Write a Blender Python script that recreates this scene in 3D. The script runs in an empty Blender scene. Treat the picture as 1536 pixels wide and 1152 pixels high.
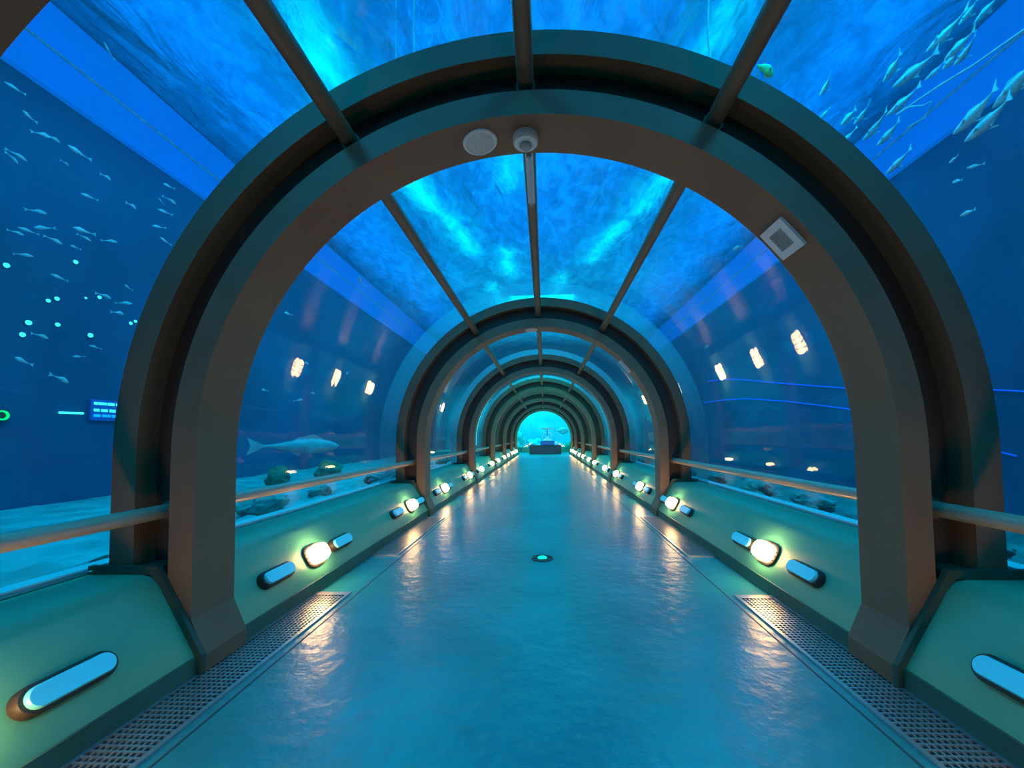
import bpy, bmesh, math, random
from mathutils import Matrix, Vector, noise as mn
random.seed(7)
S = bpy.context.scene
COL = S.collection
PI = math.pi

# ------------------------------------------------------------------ camera
F = 600.0; PPX = 787.1; PPY = 630.6
yaw, pit, rol = (math.radians(a) for a in (-2.83, 2.33, 0.65))
cy_, sy_ = math.cos(yaw), math.sin(yaw); cp_, sp_ = math.cos(pit), math.sin(pit); cr_, sr_ = math.cos(rol), math.sin(rol)
ROT = (Matrix(((cy_, sy_, 0), (-sy_, cy_, 0), (0, 0, 1))) @ Matrix(((1, 0, 0), (0, cp_, -sp_), (0, sp_, cp_)))
       @ Matrix(((cr_, 0, sr_), (0, 1, 0), (-sr_, 0, cr_))))
CAM = Vector((0.08, 0.0, 1.5))
cd = bpy.data.cameras.new('camera'); cam = bpy.data.objects.new('camera', cd); COL.objects.link(cam)
cd.sensor_width = 36; cd.lens = F / 1536 * 36
cd.shift_x = (768 - PPX) / 1536; cd.shift_y = (PPY - 576) / 1536
cd.clip_start = 0.05; cd.clip_end = 200
m4 = Matrix.Identity(4)
for i in range(3):
    m4[i][0] = ROT[i][0]; m4[i][1] = ROT[i][2]; m4[i][2] = -ROT[i][1]; m4[i][3] = CAM[i]
cam.matrix_world = m4
S.camera = cam

def at_x(px, py, x):
    """world point seen at a picture position, at the given lateral distance"""
    d = ROT @ Vector(((px - PPX) / F, 1, -(py - PPY) / F))
    return CAM + d * ((x - CAM.x) / d.x)

# ------------------------------------------------------------------ materials
def srgb(c):
    return tuple(((v / 255) / 12.92 if v / 255 <= .04045 else ((v / 255 + .055) / 1.055) ** 2.4) for v in c) + (1,)

def mat(name, col, rough=.5, metal=0.0, spec=.5, noise=None, bump=None, emit=None, stretch=None):
    """principled material with procedural colour variation and bump"""
    m = bpy.data.materials.new(name); m.use_nodes = True
    nt = m.node_tree; b = nt.nodes['Principled BSDF']
    b.inputs['Roughness'].default_value = rough; b.inputs['Metallic'].default_value = metal
    b.inputs['Specular IOR Level'].default_value = spec
    col = tuple(col)[:3] + (1,)
    b.inputs['Base Color'].default_value = col
    tc = nt.nodes.new('ShaderNodeTexCoord')
    src = tc.outputs['Object']
    if stretch:
        mp = nt.nodes.new('ShaderNodeMapping'); mp.inputs['Scale'].default_value = stretch
        nt.links.new(src, mp.inputs['Vector']); src = mp.outputs['Vector']
    if noise:
        sc, amt = noise
        n = nt.nodes.new('ShaderNodeTexNoise'); n.inputs['Scale'].default_value = sc; n.inputs['Detail'].default_value = 5
        nt.links.new(src, n.inputs['Vector'])
        r = nt.nodes.new('ShaderNodeValToRGB')
        r.color_ramp.elements[0].position = .3; r.color_ramp.elements[1].position = .72
        r.color_ramp.elements[0].color = tuple(max(0, v * (1 - amt)) for v in col[:3]) + (1,)
        r.color_ramp.elements[1].color = tuple(min(1, v * (1 + amt)) for v in col[:3]) + (1,)
        nt.links.new(n.outputs['Fac'], r.inputs['Fac']); nt.links.new(r.outputs['Color'], b.inputs['Base Color'])
    if bump:
        sc, st, dist = bump
        n2 = nt.nodes.new('ShaderNodeTexNoise'); n2.inputs['Scale'].default_value = sc; n2.inputs['Detail'].default_value = 4
        nt.links.new(src, n2.inputs['Vector'])
        bp = nt.nodes.new('ShaderNodeBump'); bp.inputs['Strength'].default_value = st; bp.inputs['Distance'].default_value = dist
        nt.links.new(n2.outputs['Fac'], bp.inputs['Height']); nt.links.new(bp.outputs['Normal'], b.inputs['Normal'])
    if emit:
        b.inputs['Emission Color'].default_value = tuple(emit[0])[:3] + (1,); b.inputs['Emission Strength'].default_value = emit[1]
    return m

M = {}
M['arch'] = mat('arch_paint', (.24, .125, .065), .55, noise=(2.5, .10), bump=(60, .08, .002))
M['web'] = mat('web_shade_paint', (.065, .042, .028), .6, noise=(2.5, .12))  # arch paint made darker; shade of the recess is in the colour
M['bar'] = mat('bar_paint', (.20, .12, .07), .5, noise=(3, .1))
M['rail'] = mat('rail_steel', (.46, .36, .25), .36, spec=.6, noise=(4, .08))
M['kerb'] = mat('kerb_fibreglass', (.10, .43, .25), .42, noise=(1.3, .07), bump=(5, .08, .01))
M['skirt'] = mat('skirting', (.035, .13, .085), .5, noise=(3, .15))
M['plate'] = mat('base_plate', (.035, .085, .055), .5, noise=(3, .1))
M['trim'] = mat('glazing_channel', (.75, .80, .78), .4, noise=(4, .05))
M['cover'] = mat('tinted_cover', (.20, .92, .93), .3, noise=(6, .04))
M['white'] = mat('white_plastic', (.82, .82, .80), .35, noise=(6, .04))
M['grey'] = mat('grey_plastic', (.45, .45, .44), .5, noise=(8, .06))
M['dark'] = mat('dark_housing', (.05, .035, .025), .5, noise=(8, .1))
M['steel'] = mat('brushed_steel', (.48, .48, .46), .33, metal=.8, noise=(20, .08), stretch=(1, .05, 1))
M['pit'] = mat('drain_pit', (.03, .03, .03), .8, noise=(5, .2))
M['floor'] = mat('painted_concrete', (.02, .24, .215), .33, spec=.85, noise=(1.1, .25), bump=(8, .55, .022))
M['joint'] = mat('floor_joint', (.05, .06, .06), .6, noise=(8, .2))
M['gutter'] = mat('gutter_edge', (.38, .40, .40), .3, noise=(8, .12))
M['counter'] = mat('counter_laminate', (.015, .06, .10), .35, noise=(4, .1))
M['bluebox'] = mat('blue_plinth', (.03, .16, .55), .5, noise=(4, .1))
M['porcelain'] = mat('porcelain', (.85, .85, .82), .25, noise=(9, .05))
M['sand'] = mat('sand', (.50, .52, .46), .9, noise=(2.2, .35), bump=(3, .6, .06))
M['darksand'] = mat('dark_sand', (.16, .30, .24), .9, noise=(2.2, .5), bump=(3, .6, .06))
M['farwall'] = mat('far_tank_wall', (.06, .20, .32), .85, noise=(.8, .35), bump=(1.2, .5, .2))
M['rock'] = mat('reef_rock', (.16, .30, .16), .9, noise=(5, .5), bump=(6, .9, .08))
M['palerock'] = mat('pale_reef_rock', (.45, .55, .45), .9, noise=(3, .5), bump=(4, .9, .1))
M['fish'] = mat('silver_fish', (.62, .70, .66), .35, noise=(12, .2))
M['shark'] = mat('grey_fish', (.42, .50, .50), .5, noise=(5, .2))
M['yellowfish'] = mat('yellow_fish', (.60, .75, .05), .4, noise=(12, .3))
M['bluefish'] = mat('blue_fish', (.02, .04, .75), .4, noise=(12, .3))
M['tankwall'] = mat('tank_wall_paint', (.03, .105, .21), .8, noise=(.35, .35), bump=(1.2, .3, .05))
M['hose'] = mat('air_hose', (.55, .75, .72), .5, noise=(9, .3))
M['lens'] = mat('lamp_glass', (.9, .8, .6), .3, emit=((1, .56, .23), 45), noise=(9, .03))
M['green'] = mat('green_led', (.1, .8, .4), .3, emit=((.0, .9, .38), 1.2), noise=(9, .03))
M['ringglow'] = mat('cyan_ring_glow', (.1, .8, .8), .3, emit=((.0, .78, .80), 2.4), noise=(9, .03))
M['cyanled'] = mat('cyan_led', (.1, .8, .8), .3, emit=((.05, .95, 1), 1.6), noise=(9, .03))
M['bluereflection'] = mat('blue_reflection', (.05, .1, .8), .3, emit=((.0, .11, .95), .75), noise=(9, .03))
M['bandglow'] = mat('blue_glow_band', (.02, .1, .5), .4, emit=((.0, .11, .52), 1.0), noise=(.8, .2))
M['bluereflection2'] = mat('bright_blue_led', (.1, .3, .9), .3, emit=((.0, .35, 1), 1.5), noise=(9, .03))
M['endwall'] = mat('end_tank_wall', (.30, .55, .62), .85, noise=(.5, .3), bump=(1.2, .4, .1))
M['rubble'] = mat('rubble_stone', (.20, .34, .28), .9, noise=(4, .5), bump=(5, .9, .08))
M['greenled'] = mat('green_ring_led', (.05, .8, .2), .3, emit=((.0, .95, .15), 1.0), noise=(9, .03))

def acrylic():
    m = bpy.data.materials.new('acrylic_glazing'); m.use_nodes = True
    nt = m.node_tree; nt.nodes.clear(); N = nt.nodes.new
    out = N('ShaderNodeOutputMaterial'); mix = N('ShaderNodeMixShader')
    tr = N('ShaderNodeBsdfTransparent'); tr.inputs['Color'].default_value = (.94, .98, .99, 1)
    gl = N('ShaderNodeBsdfGlossy'); gl.inputs['Roughness'].default_value = .012
    lw = N('ShaderNodeLayerWeight'); lw.inputs['Blend'].default_value = .5
    p = N('ShaderNodeMath'); p.operation = 'POWER'; p.inputs[1].default_value = 5
    a = N('ShaderNodeMath'); a.operation = 'MULTIPLY_ADD'; a.inputs[1].default_value = .90; a.inputs[2].default_value = .028
    tc = N('ShaderNodeTexCoord'); no = N('ShaderNodeTexNoise'); no.inputs['Scale'].default_value = 1.3
    bp = N('ShaderNodeBump'); bp.inputs['Strength'].default_value = .05; bp.inputs['Distance'].default_value = .05
    L = nt.links.new
    L(tc.outputs['Object'], no.inputs['Vector']); L(no.outputs['Fac'], bp.inputs['Height']); L(bp.outputs['Normal'], gl.inputs['Normal'])
    L(lw.outputs['Facing'], p.inputs[0]); L(p.outputs[0], a.inputs[0]); L(a.outputs[0], mix.inputs[0])
    L(tr.outputs[0], mix.inputs[1]); L(gl.outputs[0], mix.inputs[2]); L(mix.outputs[0], out.inputs[0])
    return m
M['acrylic'] = acrylic()

def water_mat():
    """rippled water skin: passes the light of the hall lamps above it, broken up by ripples and by mottling put into its colour"""
    m = bpy.data.materials.new('rippled_water'); m.use_nodes = True
    nt = m.node_tree; nt.nodes.clear(); N = nt.nodes.new; L = nt.links.new
    out = N('ShaderNodeOutputMaterial'); mix = N('ShaderNodeMixShader'); mix.inputs[0].default_value = .12
    tr = N('ShaderNodeBsdfTranslucent'); tr.inputs['Color'].default_value = (.85, .95, 1, 1)
    gl = N('ShaderNodeBsdfGlossy'); gl.inputs['Roughness'].default_value = .08
    tc = N('ShaderNodeTexCoord')
    mp = N('ShaderNodeMapping'); mp.inputs['Scale'].default_value = (1, .55, 1)
    n1 = N('ShaderNodeTexNoise'); n1.inputs['Scale'].default_value = .9; n1.inputs['Detail'].default_value = 4; n1.inputs['Distortion'].default_value = .5
    n2 = N('ShaderNodeTexNoise'); n2.inputs['Scale'].default_value = .35; n2.inputs['Detail'].default_value = 2
    ad = N('ShaderNodeMath'); ad.operation = 'MULTIPLY_ADD'; ad.inputs[1].default_value = 1.6
    n3 = N('ShaderNodeTexNoise'); n3.inputs['Scale'].default_value = 1.9; n3.inputs['Detail'].default_value = 7; n3.inputs['Roughness'].default_value = .62; n3.inputs['Distortion'].default_value = 1.0
    cr = N('ShaderNodeValToRGB'); cr.color_ramp.elements[0].position = .40; cr.color_ramp.elements[1].position = .62
    cr.color_ramp.elements[0].color = (.48, .53, .60, 1); cr.color_ramp.elements[1].color = (.9, .97, 1, 1)  # mottled colour stands in for light broken by the waves
    L(mp.outputs['Vector'], n3.inputs['Vector']); L(n3.outputs['Fac'], cr.inputs['Fac']); L(cr.outputs['Color'], tr.inputs['Color'])
    bp = N('ShaderNodeBump'); bp.inputs['Strength'].default_value = 1.0; bp.inputs['Distance'].default_value = .75
    L(tc.outputs['Object'], mp.inputs['Vector']); L(mp.outputs['Vector'], n1.inputs['Vector']); L(mp.outputs['Vector'], n2.inputs['Vector'])
    L(n2.outputs['Fac'], ad.inputs[0]); L(n1.outputs['Fac'], ad.inputs[2]); L(ad.outputs[0], bp.inputs['Height'])
    L(bp.outputs['Normal'], tr.inputs['Normal']); L(bp.outputs['Normal'], gl.inputs['Normal'])
    L(tr.outputs[0], mix.inputs[1]); L(gl.outputs[0], mix.inputs[2]); L(mix.outputs[0], out.inputs[0])
    return m
M['water'] = water_mat()

# ------------------------------------------------------------------ object helpers
def link(name, bm, m, parent=None, smooth=False, loc=None):
    bmesh.ops.recalc_face_normals(bm, faces=bm.faces)
    me = bpy.data.meshes.new(name); bm.to_mesh(me); bm.free()
    if smooth:
        for p in me.polygons: p.use_smooth = True
        if hasattr(me, 'set_sharp_from_angle'): me.set_sharp_from_angle(angle=math.radians(40))
    o = bpy.data.objects.new(name, me); COL.objects.link(o); me.materials.append(M[m] if isinstance(m, str) else m)
    if parent: o.parent = parent
    if loc is not None: o.location = loc
    return o

def tag(o, label, cat, group=None, kind=None):
    o['label'] = label; o['category'] = cat
    if group: o['group'] = group
    if kind: o['kind'] = kind
    return o

def thing(name, label, cat, loc=(0, 0, 0), group=None, rot=None):
    o = bpy.data.objects.new(name, None); COL.objects.link(o); o.empty_display_size = .1
    o.location = loc
    if rot is not None: o.rotation_euler = rot
    return tag(o, label, cat, group)

def struct(name, bm, m, smooth=False, label=None):
    o = link(name, bm, m, None, smooth); o['kind'] = 'structure'
    if label: o['label'] = label
    return o

def dup(root, loc, label=None, group=None, rot=None):
    r = root.copy(); COL.objects.link(r); r.location = loc
    if rot is not None: r.rotation_euler = rot
    if label: r['label'] = label
    if group: r['group'] = group
    for ch in list(root.children):
        c = ch.copy(); COL.objects.link(c); c.parent = r
        for g in ch.children:
            d = g.copy(); COL.objects.link(d); d.parent = c
    return r

NB = bmesh.new
def box(bm, x0, x1, y0, y1, z0, z1, bev=0):
    vs = [bm.verts.new((x, y, z)) for x in (x0, x1) for y in (y0, y1) for z in (z0, z1)]
    q = [(0, 1, 3, 2), (4, 6, 7, 5), (0, 4, 5, 1), (2, 3, 7, 6), (0, 2, 6, 4), (1, 5, 7, 3)]
    fs = [bm.faces.new([vs[i] for i in f]) for f in q]
    if bev:
        es = list({e for f in fs for e in f.edges})
        bmesh.ops.bevel(bm, geom=es, offset=bev, segments=2, affect='EDGES')
    return bm

def extrude_poly(bm, pts, y0, y1, fn=None):
    """pts: (x,z) polygon, extruded along y"""
    a = [bm.verts.new((x, y0, z)) for x, z in pts]; b = [bm.verts.new((x, y1, z)) for x, z in pts]
    n = len(pts)
    for i in range(n): bm.faces.new((a[i], a[(i + 1) % n], b[(i + 1) % n], b[i]))
    bm.faces.new(a); bm.faces.new(b[::-1])
    return bm

def tube(bm, pts, r, seg=14, caps=True):
    rings = []
    pts = [Vector(p) for p in pts]
    rr = r if isinstance(r, (list, tuple)) else [r] * len(pts)
    for i, p in enumerate(pts):
        d = (pts[min(i + 1, len(pts) - 1)] - pts[max(i - 1, 0)]).normalized()
        u = d.orthogonal().normalized() if i == 0 else (rings_u - d * rings_u.dot(d)).normalized()
        rings_u = u
        v = d.cross(u)
        rings.append([bm.verts.new(p + (u * math.cos(t) + v * math.sin(t)) * rr[i]) for t in [2 * PI * k / seg for k in range(seg)]])
    for a, b in zip(rings, rings[1:]):
        for k in range(seg): bm.faces.new((a[k], a[(k + 1) % seg], b[(k + 1) % seg], b[k]))
    if caps: bm.faces.new(rings[0][::-1]); bm.faces.new(rings[-1])
    return bm

def lathe(bm, prof, seg=40, mtx=None):
    """prof: (radius, z) from bottom to top, closed on the axis where radius is 0"""
    rings = []
    for r, z in prof:
        if r < 1e-6: rings.append([bm.verts.new((0, 0, z))])
        else: rings.append([bm.verts.new((r * math.cos(2 * PI * k / seg), r * math.sin(2 * PI * k / seg), z)) for k in range(seg)])
    for a, b in zip(rings, rings[1:]):
        for k in range(seg):
            k2 = (k + 1) % seg
            if len(a) == 1 and len(b) == 1: continue
            if len(a) == 1: bm.faces.new((a[0], b[k], b[k2]))
            elif len(b) == 1: bm.faces.new((a[k], b[0], a[k2]))
            else: bm.faces.new((a[k], a[k2], b[k2], b[k]))
    if mtx is not None: bmesh.ops.transform(bm, matrix=mtx, verts=bm.verts)
    return bm

CZ = 1.381
def ring_pts(r, zb, n=64):
    p = [(-r, zb)]
    p += [(-r * math.cos(PI * k / n), CZ + r * math.sin(PI * k / n)) for k in range(n + 1)]
    return p + [(r, zb)]

def arch_ring(bm, r0, r1, y0, y1, zb0, zb1=None, n=72):
    zb1 = zb0 if zb1 is None else zb1
    A = ring_pts(r0, zb0, n); B = ring_pts(r1, zb1, n)
    cols = [[bm.verts.new((x, y, z)) for (x, z), y in ((A[i], y0), (B[i], y0), (B[i], y1), (A[i], y1))] for i in range(len(A))]
    for a, b in zip(cols, cols[1:]):
        for k in range(4): bm.faces.new((a[k], a[(k + 1) % 4], b[(k + 1) % 4], b[k]))
    bm.faces.new(cols[0][::-1]); bm.faces.new(cols[-1])
    return bm

# ------------------------------------------------------------------ layout
ARCH = [0.84, 2.53, 7.61, 12.95, 18.2, 23.5, 28.8, 33.2]      # front plane of every arch
DEP = 0.36
WEB0, WEB1 = 0.15, 0.23
RI0, RI1, RO0, RO1 = 2.225, 2.39, 2.63, 2.797
ORD = ['arch above the camera', 'front arch', 'second arch', 'third arch', 'fourth arch', 'fifth arch', 'sixth arch', 'end arch']
def bay_name(i):
    return ('before the large front arch' if i == 0 else 'between %s and %s' % (ORD[i], ORD[i + 1]))
YB, YE = -1.6, 33.6
SIDE = {-1: 'left', 1: 'right'}

# ------------------------------------------------------------------ setting
bm = NB(); box(bm, -2.17, 2.17, YB, 38.0, -.25, 0); struct('floor', bm, 'floor')
KP = [(2.165, -.2), (2.165, .13), (2.41, .56), (2.435, .595), (2.475, .622), (2.53, .635), (3.03, .635), (3.03, -.2)]
for s in (-1, 1):
    bm = NB(); extrude_poly(bm, [(s * x, z) for x, z in KP], YB, YE); struct('wall_' + SIDE[s], bm, 'kerb', True)
    for i in range(len(ARCH) - 1):
        bm = NB(); y0 = ARCH[i] + DEP if i else ARCH[0] + DEP
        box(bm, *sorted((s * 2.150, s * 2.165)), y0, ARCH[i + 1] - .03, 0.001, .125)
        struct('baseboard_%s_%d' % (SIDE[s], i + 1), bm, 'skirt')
    bm = NB(); box(bm, *sorted((s * 2.90, s * 3.03)), YB, YE, .635, .675, .006)
    struct('trim_%d' % (1 if s < 0 else 2), bm, 'trim', label='pale glazing channel along the outer edge of the %s sill' % SIDE[s])
    bm = NB(); box(bm, *sorted((s * 1.745, s * 1.757)), YB, YE, 0, .0025)
    struct('trim_%d' % (3 if s < 0 else 4), bm, 'joint', label='dark floor joint along the %s gutter' % SIDE[s])

# acrylic bays
edges = [YB] + [y + DEP / 2 for y in ARCH]
for i in range(len(edges) - 1):
    bm = NB(); arch_ring(bm, 2.81, 2.87, edges[i] + (.005 if i else 0), edges[i + 1] - .005, .676)
    struct('window_%d' % (i + 1), bm, 'acrylic', True)

def reflection_band_mat():
    m = acrylic(); m.name = 'reflection_band'; nt = m.node_tree; N = nt.nodes.new
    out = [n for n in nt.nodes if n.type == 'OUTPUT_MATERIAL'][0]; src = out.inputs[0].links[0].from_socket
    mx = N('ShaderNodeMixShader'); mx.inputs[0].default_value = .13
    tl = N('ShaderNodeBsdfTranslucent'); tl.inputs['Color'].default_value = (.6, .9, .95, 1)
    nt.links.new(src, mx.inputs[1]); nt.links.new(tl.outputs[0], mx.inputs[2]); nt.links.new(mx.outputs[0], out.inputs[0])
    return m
M['sleeve'] = reflection_band_mat()
for i in (2, 3, 4, 5):  # pale translucent strips added for the reflection beside the arches
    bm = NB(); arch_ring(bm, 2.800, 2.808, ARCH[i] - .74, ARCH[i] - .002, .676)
    struct('window_%d' % (i + 9), bm, 'sleeve', True, label='pale reflection band added on the acrylic just before the %s' % ORD[i])

# ------------------------------------------------------------------ arches
def make_arch(i, y):
    lab = ['painted steel arch frame at the very edge above the camera',
           'large brown steel arch frame nearest in view, carrying disc speaker and smoke detector',
           'second steel arch frame, right behind the large front arch',
           'third steel arch frame down the tunnel, teal in the distance',
           'fourth steel arch frame down the tunnel, inside the third',
           'fifth steel arch frame down the tunnel, inside the fourth',
           'sixth steel arch frame down the tunnel, inside the fifth',
           'smallest arch frame, at the far end of the tunnel'][i]
    t = thing('arch_frame', lab, 'arch', (0, y, 0), 'steel arch frames of the tunnel')
    bm = NB(); arch_ring(bm, RI0, RI1, 0, DEP, .33, .33); link('inner_flange', bm, 'arch', t, True)
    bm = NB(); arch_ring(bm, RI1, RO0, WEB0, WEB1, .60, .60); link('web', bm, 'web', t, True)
    bm = NB(); arch_ring(bm, RO0, RO1, 0, DEP, .675, .675); link('outer_flange', bm, 'arch', t, True)
    for s in (-1, 1):
        bm = NB(); extrude_poly(bm, [(s * x, z) for x, z in ((2.125, 0), (2.125, .12), (2.225, .34), (2.33, .42), (2.163, .13), (2.163, 0))], 0, DEP)
        link('foot', bm, 'arch', t)
        bm = NB()
        o_ = [(2.118, 0), (2.118, .135), (2.385, .605), (2.43, .690), (2.90, .690)]
        i_ = [(2.164, 0), (2.164, .130), (2.41, .563), (2.47, .637), (2.90, .637)]
        pts = [(s * x, z) for x, z in o_] + [(s * x, z) for x, z in i_[::-1]]
        # cross section strip: quads
        for k in range(len(o_) - 1):
            q = [(s * o_[k][0], o_[k][1]), (s * o_[k + 1][0], o_[k + 1][1]), (s * i_[k + 1][0], i_[k + 1][1]), (s * i_[k][0], i_[k][1])]
            extrude_poly(bm, q, -.035, -.001)
        bmesh.ops.remove_doubles(bm, verts=bm.verts, dist=1e-5)
        # horizontal plate under the outer flange
        box(bm, *sorted((s * 2.44, s * 2.895)), -.001, DEP + .02, .637, .674)
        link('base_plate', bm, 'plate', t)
    return t
for i, y in enumerate(ARCH): make_arch(i, y)

# ------------------------------------------------------------------ ceiling bars and handrails
RB = 2.50
BARPOS = [(-29.6, 'left'), (-.4, 'middle'), (29.2, 'right')]
for i in range(len(ARCH) - 1):
    y0 = ARCH[i] + WEB1; y1 = ARCH[i + 1] + WEB0; L_ = y1 - y0
    for deg, nm in BARPOS:
        a = math.radians(deg)
        t = thing('ceiling_bar', 'brown steel tube, %s of three overhead %s' % (nm, bay_name(i)), 'bar',
                  (RB * math.sin(a), y0, CZ + RB * math.cos(a)), 'overhead bars linking the arches')
        bm = NB(); tube(bm, [(0, .0, 0), (0, L_, 0)], .056, 18); link('tube', bm, 'bar', t, True)
        bm = NB(); tube(bm, [(0, L_ - .06, 0), (0, L_ - .001, 0)], .066, 18); link('sleeve', bm, 'bar', t, True)
        bm = NB(); tube(bm, [(0, .001, 0), (0, .06, 0)], .066, 18); link('sleeve', bm, 'bar', t, True)
    for s in (-1, 1):
        t = thing('handrail', 'round steel handrail on the %s side %s' % (SIDE[s], bay_name(i)), 'handrail',
                  (s * 2.515, y0, 1.02), 'handrails along the glazing')
        bm = NB(); tube(bm, [(0, .0, 0), (0, L_, 0)], .047, 18); link('rail', bm, 'rail', t, True)
        for yy in (.001, L_ - .021):
            bm = NB(); tube(bm, [(0, yy, 0), (0, yy + .02, 0)], .068, 18); link('end_flange', bm, 'bar', t, True)

# ------------------------------------------------------------------ kerb lamps and pill covers
SL = math.atan2(.43, .245)           # slope of the kerb face
def kerb_matrix(s, y, u=.5):
    """frame on the kerb slope: x along the tunnel, y up the slope, z out of the face"""
    px, pz = 2.165 + .245 * u, .13 + .43 * u
    up = Vector((s * .245, 0, .43)).normalized(); n = Vector((-s * .43, 0, .245)).normalized()
    ax = up.cross(n)
    m = Matrix.Identity(4)
    for k in range(3):
        m[k][0] = ax[k]; m[k][1] = up[k]; m[k][2] = n[k]
    m.translation = Vector((s * px, y, pz))
    return m

def stadium(L, W, n=10):
    h = L / 2 - W / 2
    return [(h + W / 2 * math.cos(t), W / 2 * math.sin(t)) for t in [-PI / 2 + PI * k / n for k in range(n + 1)]] + \
           [(-h + W / 2 * math.cos(t), W / 2 * math.sin(t)) for t in [PI / 2 + PI * k / n for k in range(n + 1)]]

def layers(bm, lay):
    """lay: list of (outline, z); lofted and capped"""
    rs = [[bm.verts.new((x, y, z)) for x, y in o] for o, z in lay]
    n = len(rs[0])
    for a, b in zip(rs, rs[1:]):
        for k in range(n): bm.faces.new((a[k], a[(k + 1) % n], b[(k + 1) % n], b[k]))
    bm.faces.new(rs[0][::-1]); bm.faces.new(rs[-1])
    return bm

def make_pill():
    t = thing('pill_cover', 'x', 'wall cover')
    bm = NB(); layers(bm, [(stadium(.42, .14), 0), (stadium(.42, .14), .035), (stadium(.405, .125), .05)]); link('housing', bm, 'dark', t, True)
    bm = NB(); layers(bm, [(stadium(.37, .104), .050), (stadium(.37, .104), .064), (stadium(.355, .09), .074)]); link('cover', bm, 'cover', t, True)['label'] = 'pale blue white pill shaped cover'
    return t

def super_ellipse(a, b, p=3.0, n=36):
    o = []
    for k in range(n):
        t = 2 * PI * k / n; c, s_ = math.cos(t), math.sin(t)
        o.append((a * math.copysign(abs(c) ** (2 / p), c), b * math.copysign(abs(s_) ** (2 / p), s_)))
    return o

def make_lamp():
    t = thing('bulkhead_lamp', 'x', 'lamp')
    bm = NB(); layers(bm, [(super_ellipse(.165, .125), 0), (super_ellipse(.165, .125), .022), (super_ellipse(.15, .11), .030)]); link('housing', bm, 'dark', t, True)
    bm = NB(); layers(bm, [(super_ellipse(.138, .100), .0305), (super_ellipse(.136, .098), .090), (super_ellipse(.120, .083), .118), (super_ellipse(.08, .05), .130), (super_ellipse(.02, .015), .134)])
    link('glass', bm, 'lens', t, True)['label'] = 'glowing warm glass'
    bm = NB()
    for v in (-.045, 0, .045):
        tube(bm, [(-.155, v, .028), (-.145, v * .97, .105), (-.10, v * .95, .136), (0, v * .9, .146), (.10, v * .95, .136), (.145, v * .97, .105), (.155, v, .028)], .0045, 6)
    tube(bm, [(0, -.115, .028), (0, -.108, .10), (0, -.06, .138), (0, 0, .146), (0, .06, .138), (0, .108, .10), (0, .115, .028)], .0045, 6)
    link('guard', bm, 'dark', t, True)
    return t

pill0 = make_pill(); lamp0 = make_lamp()
first = {'p': True, 'l': True}
def place(proto, key, s, y, label, group):
    m = kerb_matrix(s, y, .44)
    o = proto if first[key] else dup(proto, m.translation)
    first[key] = False
    o['label'] = label; o['group'] = group
    if key == 'l': o.scale = (.92, .92, .95)
    o.location = m.translation; o.rotation_euler = m.to_euler()
    return o
groups = []
for i in range(len(ARCH) - 1):
    L_ = ARCH[i + 1] - ARCH[i]
    if i == 0: groups.append((0, 1.375, '', (1.885,)))
    else:
        a = ARCH[i] + .287 * L_; b = ARCH[i] + .852 * L_
        groups.append((i, a, 'nearer', (a - .58, a + .50)))
        groups.append((i, b, 'farther', (b - .64, b + .50)))
for i, y, nf, pl in groups:
    for s in (-1, 1):
        dy = .12 * (s > 0) if i else 0
        where = 'before the large front arch' if i == 0 else (('first one behind the ' + ORD[i]) if nf == 'nearer' else ('last one before the ' + ORD[i + 1]))
        wp = where.replace('first one', 'first lamp').replace('last one', 'last lamp')
        place(lamp0, 'l', s, y + dy, 'glowing warm bulkhead lamp on %s kerb, %s' % (SIDE[s], where), 'bulkhead lamps on the kerbs')
        for k, py in enumerate(pl):
            if py + .24 > ARCH[i + 1] - .05: py = ARCH[i + 1] - .30
            if i == 0:
                py += .10 * (s > 0); lb = 'white pill cover on %s kerb, right before the large front arch' % SIDE[s]
            else: lb = 'white pill cover on %s kerb, %s the %s' % (SIDE[s], 'before' if k == 0 else 'past', wp)
            place(pill0, 'p', s, py + dy * (.6 if k else 1), lb, 'pill covers on the kerbs')

# ------------------------------------------------------------------ floor drains
def make_drain(s, y0, y1, label):
    w = .32; L_ = y1 - y0
    t = thing('floor_drain', label, 'drain', (s * 1.985, y0, 0), 'gutter gratings along the kerbs')
    bm = NB(); box(bm, -w / 2, w / 2, 0, L_, .0005, .003); link('pit', bm, 'pit', t)
    bm = NB()
    for xa, xb in ((-w / 2 - .012, -w / 2 + .016), (w / 2 - .016, w / 2 + .012)): box(bm, xa, xb, -.02, L_ + .06, .0005, .014)
    box(bm, -w / 2 + .016, w / 2 - .016, -.02, .015, .0005, .014)
    box(bm, -w / 2 + .016, w / 2 - .016, L_ - .015, L_ + .06, .0005, .014)
    link('frame', bm, 'steel', t)
    bm = NB(); nx = 9
    for k in range(1, nx):
        x = -w / 2 + .016 + (w - .032) * k / nx
        box(bm, x - .004, x + .004, .015, L_ - .015, .003, .0125)
    n = int(L_ / (.036 if y0 < 8 else .08))
    for k in range(1, n):
        y = .015 + (L_ - .03) * k / n
        box(bm, -w / 2 + .016, w / 2 - .016, y - .0055, y + .0055, .003, .0118)
    link('grating', bm, 'steel', t)
for s in (-1, 1):
    make_drain(s, .4, 3.80, 'long steel gutter grating by the %s kerb, running under the large front arch' % SIDE[s])
    make_drain(s, 5.10, 7.45, 'steel gutter grating by the %s kerb, ending at the second arch' % SIDE[s])
    make_drain(s, 10.3, 12.8, 'steel gutter grating by the %s kerb, ending at the third arch' % SIDE[s])
    make_drain(s, 15.5, 18.0, 'steel gutter grating by the %s kerb, ending at the fourth arch' % SIDE[s])

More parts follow.
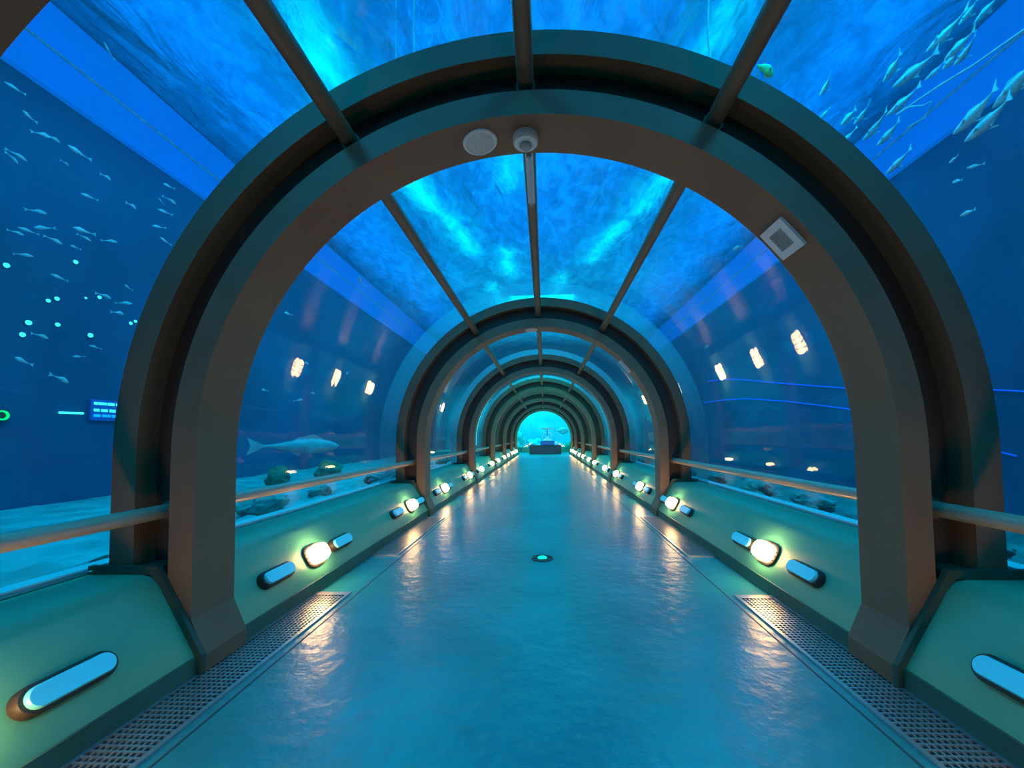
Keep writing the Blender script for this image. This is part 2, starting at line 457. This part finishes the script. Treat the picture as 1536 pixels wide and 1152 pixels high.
# floor marker light
t = thing('floor_light', 'round green glowing marker light set in the middle of the floor', 'floor light', (.03, 4.99, 0))
bm = NB(); lathe(bm, [(.0, .0005), (.135, .0005), (.132, .010), (.115, .014), (.112, .009), (0, .009)]); link('rim', bm, 'dark', t, True)
bm = NB(); lathe(bm, [(0, .0095), (.058, .0095), (.05, .020), (.025, .025), (0, .026)]); link('lens', bm, 'green', t, True)['label'] = 'green glowing lens'
bm = NB()
for a in range(4):
    c, s_ = math.cos(a * PI / 2 + .4), math.sin(a * PI / 2 + .4)
    tube(bm, [(c * .06, s_ * .06, .012), (c * .113, s_ * .113, .012)], .006, 8)
link('spoke', bm, 'dark', t, True)

# ------------------------------------------------------------------ fittings on the arches
def soffit_matrix(deg, y, r=RI0):
    """z points from the arch soffit into the tunnel; y along the tunnel"""
    a = math.radians(deg); z = Vector((-math.sin(a), 0, -math.cos(a))); yv = Vector((0, 1, 0)); x = yv.cross(z)
    m = Matrix.Identity(4)
    for k in range(3): m[k][0] = x[k]; m[k][1] = yv[k]; m[k][2] = z[k]
    m.translation = Vector((r * math.sin(a), y, CZ + r * math.cos(a)))
    return m
def put(o, m):
    o.location = m.translation; o.rotation_euler = m.to_euler()
def make_speaker(m, label):
    t = thing('ceiling_speaker', label, 'speaker'); put(t, m)
    bm = NB(); lathe(bm, [(0, -.004), (.122, -.004), (.122, .010), (.112, .018), (.100, .014), (.100, .008), (0, .008)]); link('rim', bm, 'white', t, True)
    bm = NB(); lathe(bm, [(0, .009), (.099, .009), (.097, .013), (.05, .016), (0, .017)]); link('grille', bm, 'grille', t, True)
    return t
M['grille'] = mat('speaker_grille', (.62, .61, .60), .5, noise=(40, .12), bump=(140, .5, .003))
make_speaker(soffit_matrix(-9.0, 2.715), 'round white disc speaker left of the smoke detector on the large front arch')
make_speaker(soffit_matrix(-4.0, 7.79), 'small round white disc speaker at the top of the second arch')
t = thing('smoke_detector', 'white domed smoke detector at the top of the large front arch', 'smoke detector'); put(t, soffit_matrix(-.7, 2.72))
bm = NB(); lathe(bm, [(0, -.004), (.084, -.004), (.088, .010), (.088, .048), (.078, .060), (.045, .064), (0, .064)]); link('base', bm, 'white', t, True)
bm = NB(); lathe(bm, [(0, .0645), (.040, .0645), (.044, .076), (.036, .088), (.020, .098), (0, .100)]); link('sensor', bm, 'grey', t, True)
t = thing('vent_grille', 'square white grille turned diamond-wise on the right of the large front arch', 'vent'); put(t, soffit_matrix(49.9, 2.72))
bm = NB(); w = .118
box(bm, -w, w, -w, -.066, -.004, .022); box(bm, -w, w, .066, w, -.004, .022); box(bm, -w, -.066, -.066, .066, -.004, .022); box(bm, .066, w, -.066, .066, -.004, .022)
link('frame', bm, 'white', t)
bm = NB()
for k in range(9):
    y = -.058 + k * .0145; box(bm, -.066, .066, y - .0045, y + .0045, .002, .014)
box(bm, -.066, .066, -.066, .066, -.003, .002); link('louvre', bm, 'grey', t)
t = thing('emergency_light', 'small pale box light under the right shoulder of the second arch', 'light'); put(t, soffit_matrix(48.7, 7.79))
bm = NB(); box(bm, -.15, .15, -.05, .05, -.003, .045, .008); link('body', bm, 'white', t)
bm = NB(); box(bm, -.12, .12, -.035, .035, .0455, .052); link('diffuser', bm, 'grille', t)
t = thing('light_batten', 'short white tube light batten fixed under the middle overhead bar', 'light', (-.017, 3.10, 3.822))
bm = NB(); box(bm, -.032, .032, 0, .74, -.050, -.002, .008); link('body', bm, 'white', t)
bm = NB(); tube(bm, [(0, .05, -.062), (0, .69, -.062)], .0115, 12); link('diffuser_tube', bm, 'grille', t, True)
bm = NB()
for yy in (.018, .70): box(bm, -.022, .022, yy, yy + .022, -.078, -.050, .004)
link('lamp_holder', bm, 'grey', t)

# ------------------------------------------------------------------ the tank
TW = 8.2; ZS = 9.0; TY0, TY1 = -7.0, 33.0
for s in (-1, 1):
    bm = NB(); box(bm, *sorted((s * TW, s * (TW + .3))), TY0, TY1, -.5, ZS + .6); struct('wall_tank_' + SIDE[s], bm, 'tankwall')
bm = NB(); box(bm, -TW, TW, TY0 - .3, TY0, -.5, ZS + .6); struct('wall_tank_near', bm, 'tankwall')
# wall across the tank at its far end, with the opening of the tunnel
bm = NB()
P = ring_pts(2.9, -.5, 48); Q = []
for x, z in P:
    k = max(abs(x) / TW, 1e-6); 
    dx, dz = x, z - CZ
    t_ = min(TW / abs(dx) if abs(dx) > 1e-6 else 1e9, ((ZS + .6 - CZ) / dz) if dz > 1e-6 else 1e9)
    Q.append((dx * t_, CZ + dz * t_) if dz > -1e-6 else (math.copysign(TW, x), z))
cols = [[bm.verts.new((x, y, z)) for (x, z), y in ((P[k], TY1 - .3), (Q[k], TY1 - .3), (Q[k], TY1), (P[k], TY1))] for k in range(len(P))]
for a, b in zip(cols, cols[1:]):
    for k in range(4): bm.faces.new((a[k], a[(k + 1) % 4], b[(k + 1) % 4], b[k]))
struct('wall_tank_far', bm, 'farwall')

def terrain(x0, x1, y0, y1, z, amp, sc, nx, ny, seed, fn=None, zb=-.45):
    bm = NB(); g = []
    for j in range(ny + 1):
        r = []
        for i in range(nx + 1):
            x = x0 + (x1 - x0) * i / nx; y = y0 + (y1 - y0) * j / ny
            h = mn.fractal(Vector((x * sc, y * sc, seed)), 1.0, 2.0, 4) * amp
            if fn: h += fn(x, y)
            r.append(bm.verts.new((x, y, z + h)))
        g.append(r)
    for j in range(ny):
        for i in range(nx): bm.faces.new((g[j][i], g[j][i + 1], g[j + 1][i + 1], g[j + 1][i]))
    rim = [g[0][i] for i in range(nx + 1)] + [g[j][nx] for j in range(1, ny + 1)] + [g[ny][i] for i in range(nx - 1, -1, -1)] + [g[j][0] for j in range(ny - 1, 0, -1)]
    low = [bm.verts.new((v.co.x, v.co.y, zb)) for v in rim]
    for k in range(len(rim)): bm.faces.new((rim[k], rim[(k + 1) % len(rim)], low[(k + 1) % len(rim)], low[k]))
    bm.faces.new(low[::-1])
    return bm
for s in (-1, 1):
    bm = NB(); box(bm, *sorted((s * 3.04, s * TW)), TY0, TY1 - .3, -.7, -.5); struct('floor_tank_' + SIDE[s], bm, 'tankwall')
e_ = .02
def ridge(h, wdt):
    return lambda x, y: max(0, 1 - (abs(x) - 3.05) / wdt) ** .7 * (h + .16 * mn.fractal(Vector((x * 3.1, y * 2.2, 5.5)), 1.0, 2.0, 3)) if abs(x) - 3.05 < wdt else 0
bm = terrain(-TW + e_, -3.05, TY0 + e_, TY1 - .32, .47, .05, .9, 60, 400, 3.3, ridge(.12, 1.1), zb=-.49)
tag(link('sand_bed', bm, 'sand', None, True), 'pale rippled sand bed of the tank beyond the left sill', 'sand', kind='stuff')
bm = terrain(3.05, TW - e_, TY0 + e_, TY1 - .32, -.12, .10, .9, 60, 400, 9.1, ridge(.66, 1.3), zb=-.49)
tag(link('sand_bed', bm, 'darksand', None, True), 'dim rippled sand bed of the tank beyond the right sill', 'sand', kind='stuff')

bm = NB(); n = 8
g = [[bm.verts.new((-TW + .02 + (2 * TW - .04) * i / n, TY0 + .02 + (TY1 - .34 - TY0) * j / n, ZS)) for i in range(n + 1)] for j in range(n + 1)]
for j in range(n):
    for i in range(n): bm.faces.new((g[j][i], g[j][i + 1], g[j + 1][i + 1], g[j + 1][i]))
bmesh.ops.translate(bm, vec=(0, 0, 0), verts=bm.verts)
tag(link('water_surface', bm, 'water'), 'rippled bright blue water surface above the tunnel', 'water', kind='stuff')

def water_volume():
    m = bpy.data.materials.new('tank_water'); m.use_nodes = True
    nt = m.node_tree; nt.nodes.clear(); N = nt.nodes.new
    out = N('ShaderNodeOutputMaterial'); v = N('ShaderNodeVolumePrincipled')
    v.inputs['Color'].default_value = (.22, .55, .98, 1); v.inputs['Density'].default_value = .028; v.inputs['Anisotropy'].default_value = .3
    nt.links.new(v.outputs[0], out.inputs['Volume'])
    return m
M['tankwater'] = water_volume()
bm = NB()
P = [(-TW + .01, -.48), (-TW + .01, ZS - .01), (TW - .01, ZS - .01), (TW - .01, -.48)] + [(x, z) for x, z in ring_pts(2.876, -.48, 48)[::-1]]
extrude_poly(bm, P, TY0 + .02, TY1 - .32)
tag(link('tank_water', bm, 'tankwater'), 'clear blue hazy water filling the tank around the tunnel', 'water', kind='stuff')

# glowing bands added for the bright strip high on tank walls, with rails
for s in (-1, 1):
    t = thing('wall_light', 'long bright blue glow band added high on the %s tank wall' % SIDE[s], 'glow band', (s * TW, 0, 0))
    bm = NB(); box(bm, *sorted((0, -s * .12)), 2.0, TY1 - .5, 7.40, 8.86); link('panel', bm, 'bandglow', t)
    bm = NB(); tube(bm, [(-s * .15, 2.0, 8.06), (-s * .15, TY1 - .5, 8.06)], .025, 8); link('rail', bm, 'hose', t, True)

W = bpy.data.worlds.new('world'); S.world = W; W.use_nodes = True
W.node_tree.nodes['Background'].inputs[0].default_value = (0, .02, .06, 1); W.node_tree.nodes['Background'].inputs[1].default_value = .4


# ------------------------------------------------------------------ room at the far end
EY = 38.0
bm = NB(); box(bm, -6, 6, EY + 6, EY + 6.2, -.5, 8); struct('wall_end', bm, 'endwall')
for s in (-1, 1):
    bm = NB(); box(bm, *sorted((s * 6, s * 6.2)), 33.62, EY + 6.2, -.5, 8); struct('wall_end_' + SIDE[s], bm, 'endwall')
bm = NB(); box(bm, -6, 6, 33.62, EY + 6.2, 7.8, 8); struct('ceiling_end', bm, 'tankwall')
bm = NB(); box(bm, -6, 6, EY + .2, EY + 6, -.7, -.05); struct('floor_end', bm, 'sand')
bm = NB(); box(bm, -3.2, 3.2, EY, EY + .06, .50, 5.2); struct('window_20', bm, 'acrylic', label='large viewing window closing the far end of the tunnel')
bm = NB(); box(bm, -3.2, 3.2, EY - .05, EY + .2, 0.0, .50); struct('trim_5', bm, 'kerb', label='low sill under the end window')
t = thing('counter', 'dark low counter standing across the floor at the tunnel end', 'counter', (.12, 34.2, 0))
bm = NB(); box(bm, -1.36, 1.36, 0, .9, 0, .70, .02); link('body', bm, 'counter', t)
bm = NB(); box(bm, -1.42, 1.42, -.05, .95, .702, .76, .012); link('top', bm, 'counter', t)
t = thing('plinth', 'blue box plinth on the dark counter at the tunnel end', 'plinth', (.30, 34.65, .762))
bm = NB(); box(bm, -.60, .60, -.3, .3, 0, .36, .02); link('body', bm, 'bluebox', t)
t = thing('fountain', 'white tiered fountain ornament glowing on the blue plinth at the tunnel end', 'fountain', (.30, 34.65, 1.124))
bm = NB(); lathe(bm, [(0, 0), (.44, 0), (.44, .05), (.36, .10), (.24, .16), (.14, .26), (.07, .36), (.04, .42), (0, .42)]); link('base', bm, 'porcelain', t, True)
bm = NB(); tube(bm, [(0, 0, .40), (0, 0, .96)], .035, 12); link('stem', bm, 'counter', t, True)
bm = NB(); lathe(bm, [(0, .93), (.10, .93), (.40, 1.0), (.66, 1.06), (.66, 1.09), (.3, 1.06), (0, 1.03)]); link('dish', bm, 'porcelain', t, True)
for s in (-1, 1):
    bm = NB(); tube(bm, [(s * .04, 0, .66), (s * .16, 0, .74), (s * .30, 0, .68), (s * .38, 0, .50), (s * .40, 0, .30), (s * .38, 0, .12)], [.03, .035, .035, .035, .03, .03], 10)
    link('arc', bm, 'porcelain', t, True)

def rock(name, loc, r, sq, m, label, cat, seed, group=None):
    bm = NB(); bmesh.ops.create_icosphere(bm, subdivisions=4, radius=1)
    for v in bm.verts:
        k = 1 + .45 * mn.fractal(v.co * 1.4 + Vector((seed, seed * .7, 0)), 1.0, 2.0, 4)
        v.co = Vector((v.co.x * sq[0], v.co.y * sq[1], v.co.z * sq[2])) * (r * k)
    o = link(name, bm, m, None, True, loc); return tag(o, label, cat, group)
rock('reef_rock', (-3.6, EY + 3.8, .7), 1.3, (1, .8, 1.3), 'palerock', 'tall pale reef rock behind the end window, at left', 'rock', 1.0)
rock('reef_rock', (-.9, EY + 2.6, .4), .8, (1.2, .8, 1.0), 'palerock', 'lower pale reef rock behind the end window, left of the fountain', 'rock', 2.2)
rock('reef_rock', (3.2, EY + 3.6, .3), .9, (1.2, .8, .9), 'rock', 'dark reef rock behind the end window, at right', 'rock', 3.7)

# ------------------------------------------------------------------ fish
def fish_body(bm, L, h, w, n=12, bend=0.0):
    prof = [(0, .05), (.06, .38), (.16, .72), (.30, .97), (.42, 1.0), (.58, .82), (.72, .55), (.84, .30), (.93, .17), (1, .14)]
    rs = []
    for u, k in prof:
        x = bend * L * (u - .3) ** 2
        rs.append([bm.verts.new((x + w * k * math.cos(t) * .5, (u - .42) * L, h * k * math.sin(t) * .5)) for t in [2 * PI * q / n for q in range(n)]])
    for a, b in zip(rs, rs[1:]):
        for q in range(n): bm.faces.new((a[q], a[(q + 1) % n], b[(q + 1) % n], b[q]))
    bm.faces.new(rs[0][::-1]); bm.faces.new(rs[-1])
def fin(bm, pts, th, bend=0, L=1):
    """pts in (y,z), a thin tapered fin around the fish's middle plane"""
    f = lambda y: bend * L * (y / L + .12) ** 2
    a = [bm.verts.new((f(y) - th, y, z)) for y, z in pts]; b = [bm.verts.new((f(y) + th, y, z)) for y, z in pts]
    n = len(pts); bm.faces.new(a); bm.faces.new(b[::-1])
    for k in range(n): bm.faces.new((a[k], b[k], b[(k + 1) % n], a[(k + 1) % n]))
def make_fish(name, label, cat, L, h, w, m, mf, group=None, parts=True, bend=.25, forked=.3):
    o = None
    bm = NB(); fish_body(bm, L, h, w, 12, bend)
    tail = [(.56 * L, .05 * h), (.74 * L, .52 * h), (.70 * L, 0), (.74 * L, -.52 * h), (.56 * L, -.05 * h)]
    dors = [(-.18 * L, .46 * h), (-.04 * L, .78 * h), (.18 * L, .52 * h), (.24 * L, .30 * h)]
    anal = [(.10 * L, -.38 * h), (.16 * L, -.66 * h), (.28 * L, -.30 * h)]
    if parts:
        o = thing(name, label, cat, group=group)
        link('body', bm, m, o, True)
        bm = NB(); fin(bm, tail, .004 + .01 * w, bend, L); link('tail_fin', bm, mf, o)
        bm = NB(); fin(bm, dors, .004 + .01 * w, bend, L); link('dorsal_fin', bm, mf, o)
        bm = NB(); fin(bm, anal, .004 + .01 * w, bend, L); link('anal_fin', bm, mf, o)
        for s in (-1, 1):
            bm = NB()
            v = [bm.verts.new(p) for p in ((s * .42 * w, -.16 * L, -.1 * h), (s * .42 * w, -.08 * L, -.2 * h), (s * 1.0 * w, .06 * L, -.34 * h), (s * .95 * w, .0 * L, -.2 * h))]
            bm.faces.new(v); r_ = bmesh.ops.extrude_face_region(bm, geom=bm.faces[:]); bmesh.ops.translate(bm, vec=(0, 0, .012), verts=[g_ for g_ in r_['geom'] if isinstance(g_, bmesh.types.BMVert)])
            link('side_fin', bm, mf, o)
        return o
    fin(bm, tail, .004, bend, L); fin(bm, dors, .004, bend, L)
    return tag(link(name, bm, m, None, True), label, cat, group)

def in_water(px, py, x):
    """like at_x, but never inside the tunnel nor above the water"""
    p = at_x(px, py, x); d = p - CAM; k = 1.0
    while math.hypot(p.x, p.z - 1.381) < 3.35 and k < 12:
        k *= 1.05; p = CAM + d * k
    while p.z > 8.7 and k > .1:
        k *= .97; p = CAM + d * k
    return p
# school high on the right: picture place, lateral distance, size factor
SCH = [(1415, 55, 5.2, 1.25), (1437, 72, 5.4, 1.05), (1426, 92, 5.6, .9), (1446, 82, 5.2, .9), (1338, 106, 5.0, 1.1), (1366, 112, 5.0, 1.3),
       (1350, 158, 5.3, 1.1), (1272, 178, 5.2, 1.05), (1292, 175, 5.2, 1.05), (1310, 195, 5.4, 1.15), (1330, 205, 5.6, 1.1), (1238, 132, 5.0, 1.1),
       (1458, 176, 5.0, 1.35), (1477, 188, 5.0, 1.35), (1522, 130, 5.0, 1.4), (1400, 110, 6.2, .7), (1271, 207, 5.8, .8), (1236, 172, 5.6, .7), (1452, 22, 5.6, .9), (1478, 18, 5.6, .8), (1345, 247, 5.4, 1.0)]
proto = None
for k, (px, py, X, sc) in enumerate(SCH):
    g_ = 'school of pale fish high on the right'
    lb = 'slim pale fish of the school swimming high beyond the right glazing'
    if proto is None:
        proto = make_fish('schooling_fish', lb, 'fish', .40, .10, .075, 'fish', 'fish', g_); o = proto
    else: o = dup(proto, (0, 0, 0))
    o.location = in_water(px, py, X); o.scale = (sc, sc, sc)
    o.rotation_euler = (random.uniform(-.15, .25), random.uniform(-.3, .3), PI + random.uniform(-.25, .25))
# scattered small fish on the left
LEFT = [(40, 172), (67, 203), (84, 210), (113, 226), (30, 235), (100, 246), (162, 267), (18, 130), (130, 294), (200, 310), (250, 278), (258, 302), (244, 317), (38, 345), (62, 342), (85, 362), (28, 350), (130, 358),
        (168, 362), (110, 370), (245, 360), (190, 430), (60, 318), (40, 383), (22, 240), (85, 415), (120, 345), (160, 72), (313, 135), (380, 190), (140, 520), (65, 505), (30, 540), (115, 535), (190, 455), (180, 470), (95, 570), (240, 300), (235, 340), (160, 445)]
protos = None
for k, (px, py) in enumerate(LEFT):
    X = -random.uniform(5.2, 7.4); g_ = 'loose small fish on the left'
    lb = 'tiny silver fish drifting in the dark water beyond the left glazing'
    if protos is None: protos = make_fish('small_fish', lb, 'fish', .26, .065, .05, 'fish', 'fish', g_, parts=False); o = protos
    else: o = protos.copy(); COL.objects.link(o)
    o.location = in_water(px, py, X); sc = random.uniform(.45, .85); o.scale = (sc, sc, sc)
    o.rotation_euler = (random.uniform(-.4, .4), 0, random.choice((0, PI)) + random.uniform(-.5, .5))
MORE = [(455, 350), (540, 420), (430, 470), (395, 585), (460, 545), (470, 590), (450, 600), (1060, 520), (1105, 372), (1000, 330), (1220, 410), (520, 560), (1460, 250), (1430, 240), (1435, 272), (1450, 320), (720, 470)]
pm = None
for k, (px, py) in enumerate(MORE):
    d = 1 if px > 817 else -1
    X = d * random.uniform(4.5, 6.5); g_ = 'loose small fish along the tunnel'
    lb = 'tiny pale fish alone in the blue water outside the acrylic'
    if abs(px - 817) < 300 and py < 540: X = d * max(.35, abs(px - 817) / 130)
    o = protos.copy(); COL.objects.link(o); o['label'] = lb; o['group'] = g_
    o.location = in_water(px, py, X); k_ = max(.6, (o.location - CAM).length / 14); o.scale = (k_, k_, k_)
    o.rotation_euler = (random.uniform(-.4, .4), 0, random.choice((0, PI)) + random.uniform(-.5, .5))
big = make_fish('large_fish', 'long pale grey fish cruising low past the left handrail', 'fish', 1.75, .34, .26, 'shark', 'shark', None, True, .06)
big.location = in_water(466, 669, -5.2); big.rotation_euler = (.02, 0, PI * .86)
b2 = make_fish('large_fish', 'pale fish low beyond the left glazing just before the third arch', 'fish', 1.0, .24, .18, 'shark', 'shark', None, True, .1)
b2.location = in_water(662, 659, -5.0); b2.rotation_euler = (0, 0, .9)
b3 = make_fish('large_fish', 'bright round bodied fish behind the end window, right of the fountain', 'fish', 1.25, .75, .35, 'fish', 'fish', None, True, .05)
b3.location = (1.9, EY + 1.6, 2.05); b3.rotation_euler = (0, 0, PI * .5)
yf = make_fish('reef_fish', 'small bright blue and yellow fish beside the right overhead bar', 'fish', .26, .17, .08, 'yellowfish', 'bluefish', None, True, .05)
yf.location = in_water(1150, 106, 2.9); yf.rotation_euler = (.3, 0, PI * .6)

# ------------------------------------------------------------------ reef pieces, hoses and lamps in the tank
rock('coral_clump', at_x(417, 716, -5.6), .20, (1, 1, 1.2), 'rock', 'dark green coral clump on the sand, nearer of two beyond left handrail', 'coral', 4.1)
rock('coral_clump', at_x(493, 706, -5.6), .24, (1.3, 1, 1), 'rock', 'dark green coral clump on the sand, farther of two beyond left handrail', 'coral', 5.3)
for s, sd in ((-1, 'left'), (1, 'right')):
    n = 14
    for q in range(n):
        y = 2.2 + q * 1.5 + random.uniform(-.3, .3); r = random.uniform(.10, .17)
        rock('rubble_stone', (s * (3.45 + random.uniform(0, .25)), y, (.60 if s < 0 else .58) + .2 * r), r, (.9, 2.6, .8), 'rubble', 'weathered reef stone lying along the outside of the %s sill' % sd, 'stone', q * 1.7 + s, 'reef stones along the %s sill' % sd)
HOSE = [(622, 30, 5.6, 'left'), (1063, 40, 5.6, 'right'), (594, 30, 5.9, 'far left')]
for px, py, y, nm in HOSE:
    d = ROT @ Vector(((px - PPX) / F, 1, -(py - PPY) / F)); p = CAM + d * (y / d.y)
    bm = NB(); pts = [(.012 * math.sin(q * 1.3), .012 * math.cos(q * 1.7), z) for q, z in enumerate([p.z - 1.1 + 4.0 * k / 14 for k in range(15)])]
    pts = [(p.x + a, p.y + b, min(c_, ZS - .02)) for a, b, c_ in pts if c_ < ZS]
    tube(bm, pts, .014 if nm != 'far left' else .008, 8)
    tag(link('air_hose', bm, 'hose', None, True), {'left': 'pale hose hanging from the water surface, left of the middle overhead bar', 'right': 'pale hose hanging from the water surface beside the right overhead bar', 'far left': 'thin faint hose hanging just left of the brighter left hose'}[nm], 'hose')
for i, z_, wd in ((4, 1.15, .42), (5, 1.2, .16)):
    t = thing('glow_ring', 'bright cyan glow ring added around the acrylic just before the %s' % ORD[i], 'glow ring', (0, ARCH[i] - 1.2, 0))  # glowing ring added for the cyan reflection in the distant acrylic
    bm = NB(); arch_ring(bm, 2.90, 2.915, 0, wd, z_, z_); link('diffuser', bm, 'ringglow', t, True)
    bm = NB(); arch_ring(bm, 2.9155, 2.96, -.02, wd + .02, z_, z_); link('channel', bm, 'trim', t, True)
# glowing lines standing in for blue reflections bent in the acrylic
for pts, lb in ((((1062, 572), (1085, 569), (1110, 569), (1160, 574), (1265, 582), (1495, 585), (1560, 588)), 'upper thin blue reflection line along the right tank wall'),
                (((1056, 604), (1085, 600), (1120, 598), (1180, 602), (1270, 613), (1400, 645), (1500, 678), (1525, 684)), 'lower thin blue reflection line sagging along the right tank wall')):
    bm = NB(); P_ = [at_x(a, b, TW - .04) for a, b in pts]
    tube(bm, P_, [.012 * max(1, p.y / 9) for p in P_], 8); tag(link('reflection_line', bm, 'bluereflection', None, True), lb, 'reflection line')
P_ = [at_x(a, b, 5.6) for a, b in ((1345, 172), (1370, 155), (1410, 128), (1460, 98), (1500, 70), (1560, 28))]
bm = NB(); tube(bm, P_, .014, 8); tag(link('rope', bm, 'hose', None, True), 'thin pale rope strung across the school of fish, high right', 'rope')
P_ = [at_x(a, b, 5.2) for a, b in ((1352, 168), (1365, 160), (1384, 158), (1399, 151), (1388, 176), (1362, 191))]
bm = NB(); tube(bm, P_, .008, 8); tag(link('rope', bm, 'hose', None, True), 'loose tangled end of rope below the strung rope, high right', 'rope')
# glowing cyan dots standing in for reflected ceiling lights
lp = None
for px, py, r in ((8, 398, 1.2), (112, 393, 1.1), (71, 451, 1), (84, 448, 1.1), (148, 446, 1), (41, 484, 1.3), (85, 487, 1.1), (32, 502, 1.2), (134, 503, 1.3), (195, 485, 1), (202, 482, .9), (128, 447, .6)):
    lb = 'small cyan reflection dot on the dark left tank wall'
    if lp is None:
        lp = thing('wall_lamp', lb, 'lamp', group='cyan reflection dots')
        m_ = Matrix.Rotation(PI / 2, 4, 'Y')
        bm = NB(); lathe(bm, [(0, 0), (.058, 0), (.056, .02), (0, .02)], 16, m_); link('rim', bm, 'tankwall', lp, True)
        bm = NB(); lathe(bm, [(0, .0205), (.050, .0205), (.04, .05), (0, .06)], 16, m_); link('lens', bm, 'cyanled', lp, True)
        o = lp
    else: o = dup(lp, (0, 0, 0))
    p = at_x(px, py, -TW + .005); r *= .62; o.location = p; o.scale = (r, r, r)
# far lit board and ring light on the left tank wall
p = at_x(155, 616, -TW + .02); q = at_x(178, 616, -TW + .02); q0 = at_x(134, 616, -TW + .02)
t = thing('lit_board', 'small glowing board of blue light rows deep in the tank, left of front arch', 'sign', (-TW + .005, q0.y, p.z))
ln = q.y - q0.y + .6
bm = NB(); box(bm, 0, .04, 0, ln, -.19, .20); link('panel', bm, 'bluebox', t)
for r_, z in enumerate((.125, 0.0, -.10)):
    bm = NB(); y = .05; rr = random.Random(r_ + 4)
    while y < ln - .12:
        w_ = rr.uniform(.04, .12)
        box(bm, .041, .05, y, y + w_, z - .024, z + .024)
        y += w_ + rr.uniform(.012, .04)
    o = link('light_row', bm, 'cyanled' if r_ < 2 else 'bluereflection2', t); o['kind'] = 'stuff'
a_ = at_x(88, 619, -TW + .02); b_ = at_x(124, 620, -TW + .02)
bm = NB(); tube(bm, [(-TW + .03, a_.y, a_.z), (-TW + .03, b_.y, b_.z)], .018, 8); tag(link('tube_light', bm, 'cyanled', None, True), 'thin pale tube light on the left tank wall beside the glowing board', 'light')
p = at_x(2, 623, -TW + .06)
t = thing('ring_light', 'small green ring light on the left tank wall at the photo edge', 'light', (p.x, p.y, p.z))
bm = NB(); lathe(bm, [(.055, 0), (.075, 0), (.075, .03), (.055, .03), (.055, 0)], 24, Matrix.Rotation(PI / 2, 4, 'Y')); link('ring', bm, 'greenled', t, True)
bm = NB(); box(bm, -.055, .0, -.09, .09, -.09, .09); link('base', bm, 'dark', t)

# ------------------------------------------------------------------ lights
def area(name, loc, sx, sy, power, col, rot=(0, 0, 0), spread=None):
    l = bpy.data.lights.new(name, 'AREA'); l.shape = 'RECTANGLE'; l.size = sx; l.size_y = sy
    l.energy = power; l.color = col
    if spread: l.spread = spread
    o = bpy.data.objects.new(name, l); COL.objects.link(o); o.location = loc; o.rotation_euler = rot
    return o
AZ = (.0, .25, 1.0); CY = (.0, .62, .80)
area('hall_lamp_main', (0, 4, 11.5), 5, 26, 950, AZ)
for s in (-1, 1): area('hall_lamp_row', (s * 6.4, 10, 9.7), 1.8, 36, 330, (.0, .22, 1.0))
area('hall_lamp_far', (0, 24, 10.5), 10, 14, 520, (0, .42, .9))
area('far_bay_fill', (0, 20, 8.6), 3.5, 12, 900, (0, .75, .85), (math.radians(22), 0, 0))  # unseen fill added to turn the distant arch faces teal
# unseen cyan lights added above the water to make its bright broken streaks
for x, y, L_, ang, p in ((-4.2, 7.3, 1.7, 8, 20), (-4.9, 9.5, 1.6, -4, 16), (-3.65, 11.6, 2.6, -10, 34), (-2.9, 14.6, 3.0, -8, 34), (-.8, 10.6, 2.4, 3, 14),
                         (-1.4, 17.0, 3.0, 0, 26), (3.5, 12.4, 2.4, 14, 24), (2.5, 15.5, 3.4, 16, 34), (.9, 20, 4.0, 4, 30), (-2.4, 21, 4, 0, 30), (3.4, 7.2, 1.2, 5, 8)):
    area('streak_light', (x, y, ZS + .40), .16, L_, p * .55, (.0, .72, .80), (0, 0, math.radians(ang)))
# unseen fills added in the tank, brightening tunnel floor and kerbs from above
for s in (-1, 1): area('tank_fill', (s * 4.2, 6, 8.6), 2.0, 26, 1250, (.0, .58, 1.0), (0, s * .25, 0))
for s in (-1, 1): area('far_tank_fill', (s * 5.4, 30.6, 3.8), 3, 1.5, 420, (.0, .80, .80), (math.radians(55), 0, 0))  # unseen fill added to brighten the far tank wall
area('far_tank_fill', (0, 28.0, 6.6), 5, 2, 120, (.0, .75, .85), (math.radians(65), 0, 0))  # another added fill, aimed at the middle of the far wall
area('end_hall_lamp', (0, 35.8, 6.0), 5, 2.5, 500, (.0, .70, 1.0), (math.radians(-15), 0, 0))
area('end_tank_lamp', (0, EY + 2.2, 7.4), 8, 2.5, 1500, (.0, .62, 1.0), (math.radians(12), 0, 0))
S.view_settings.view_transform = 'Standard'; S.view_settings.look = 'None'; S.view_settings.gamma = 1; S.view_settings.exposure = .12
c = S.cycles
c.max_bounces = 8; c.diffuse_bounces = 3; c.glossy_bounces = 4; c.transmission_bounces = 4; c.transparent_max_bounces = 24
c.use_denoising = True; c.sample_clamp_indirect = 6; c.caustics_reflective = False; c.caustics_refractive = False
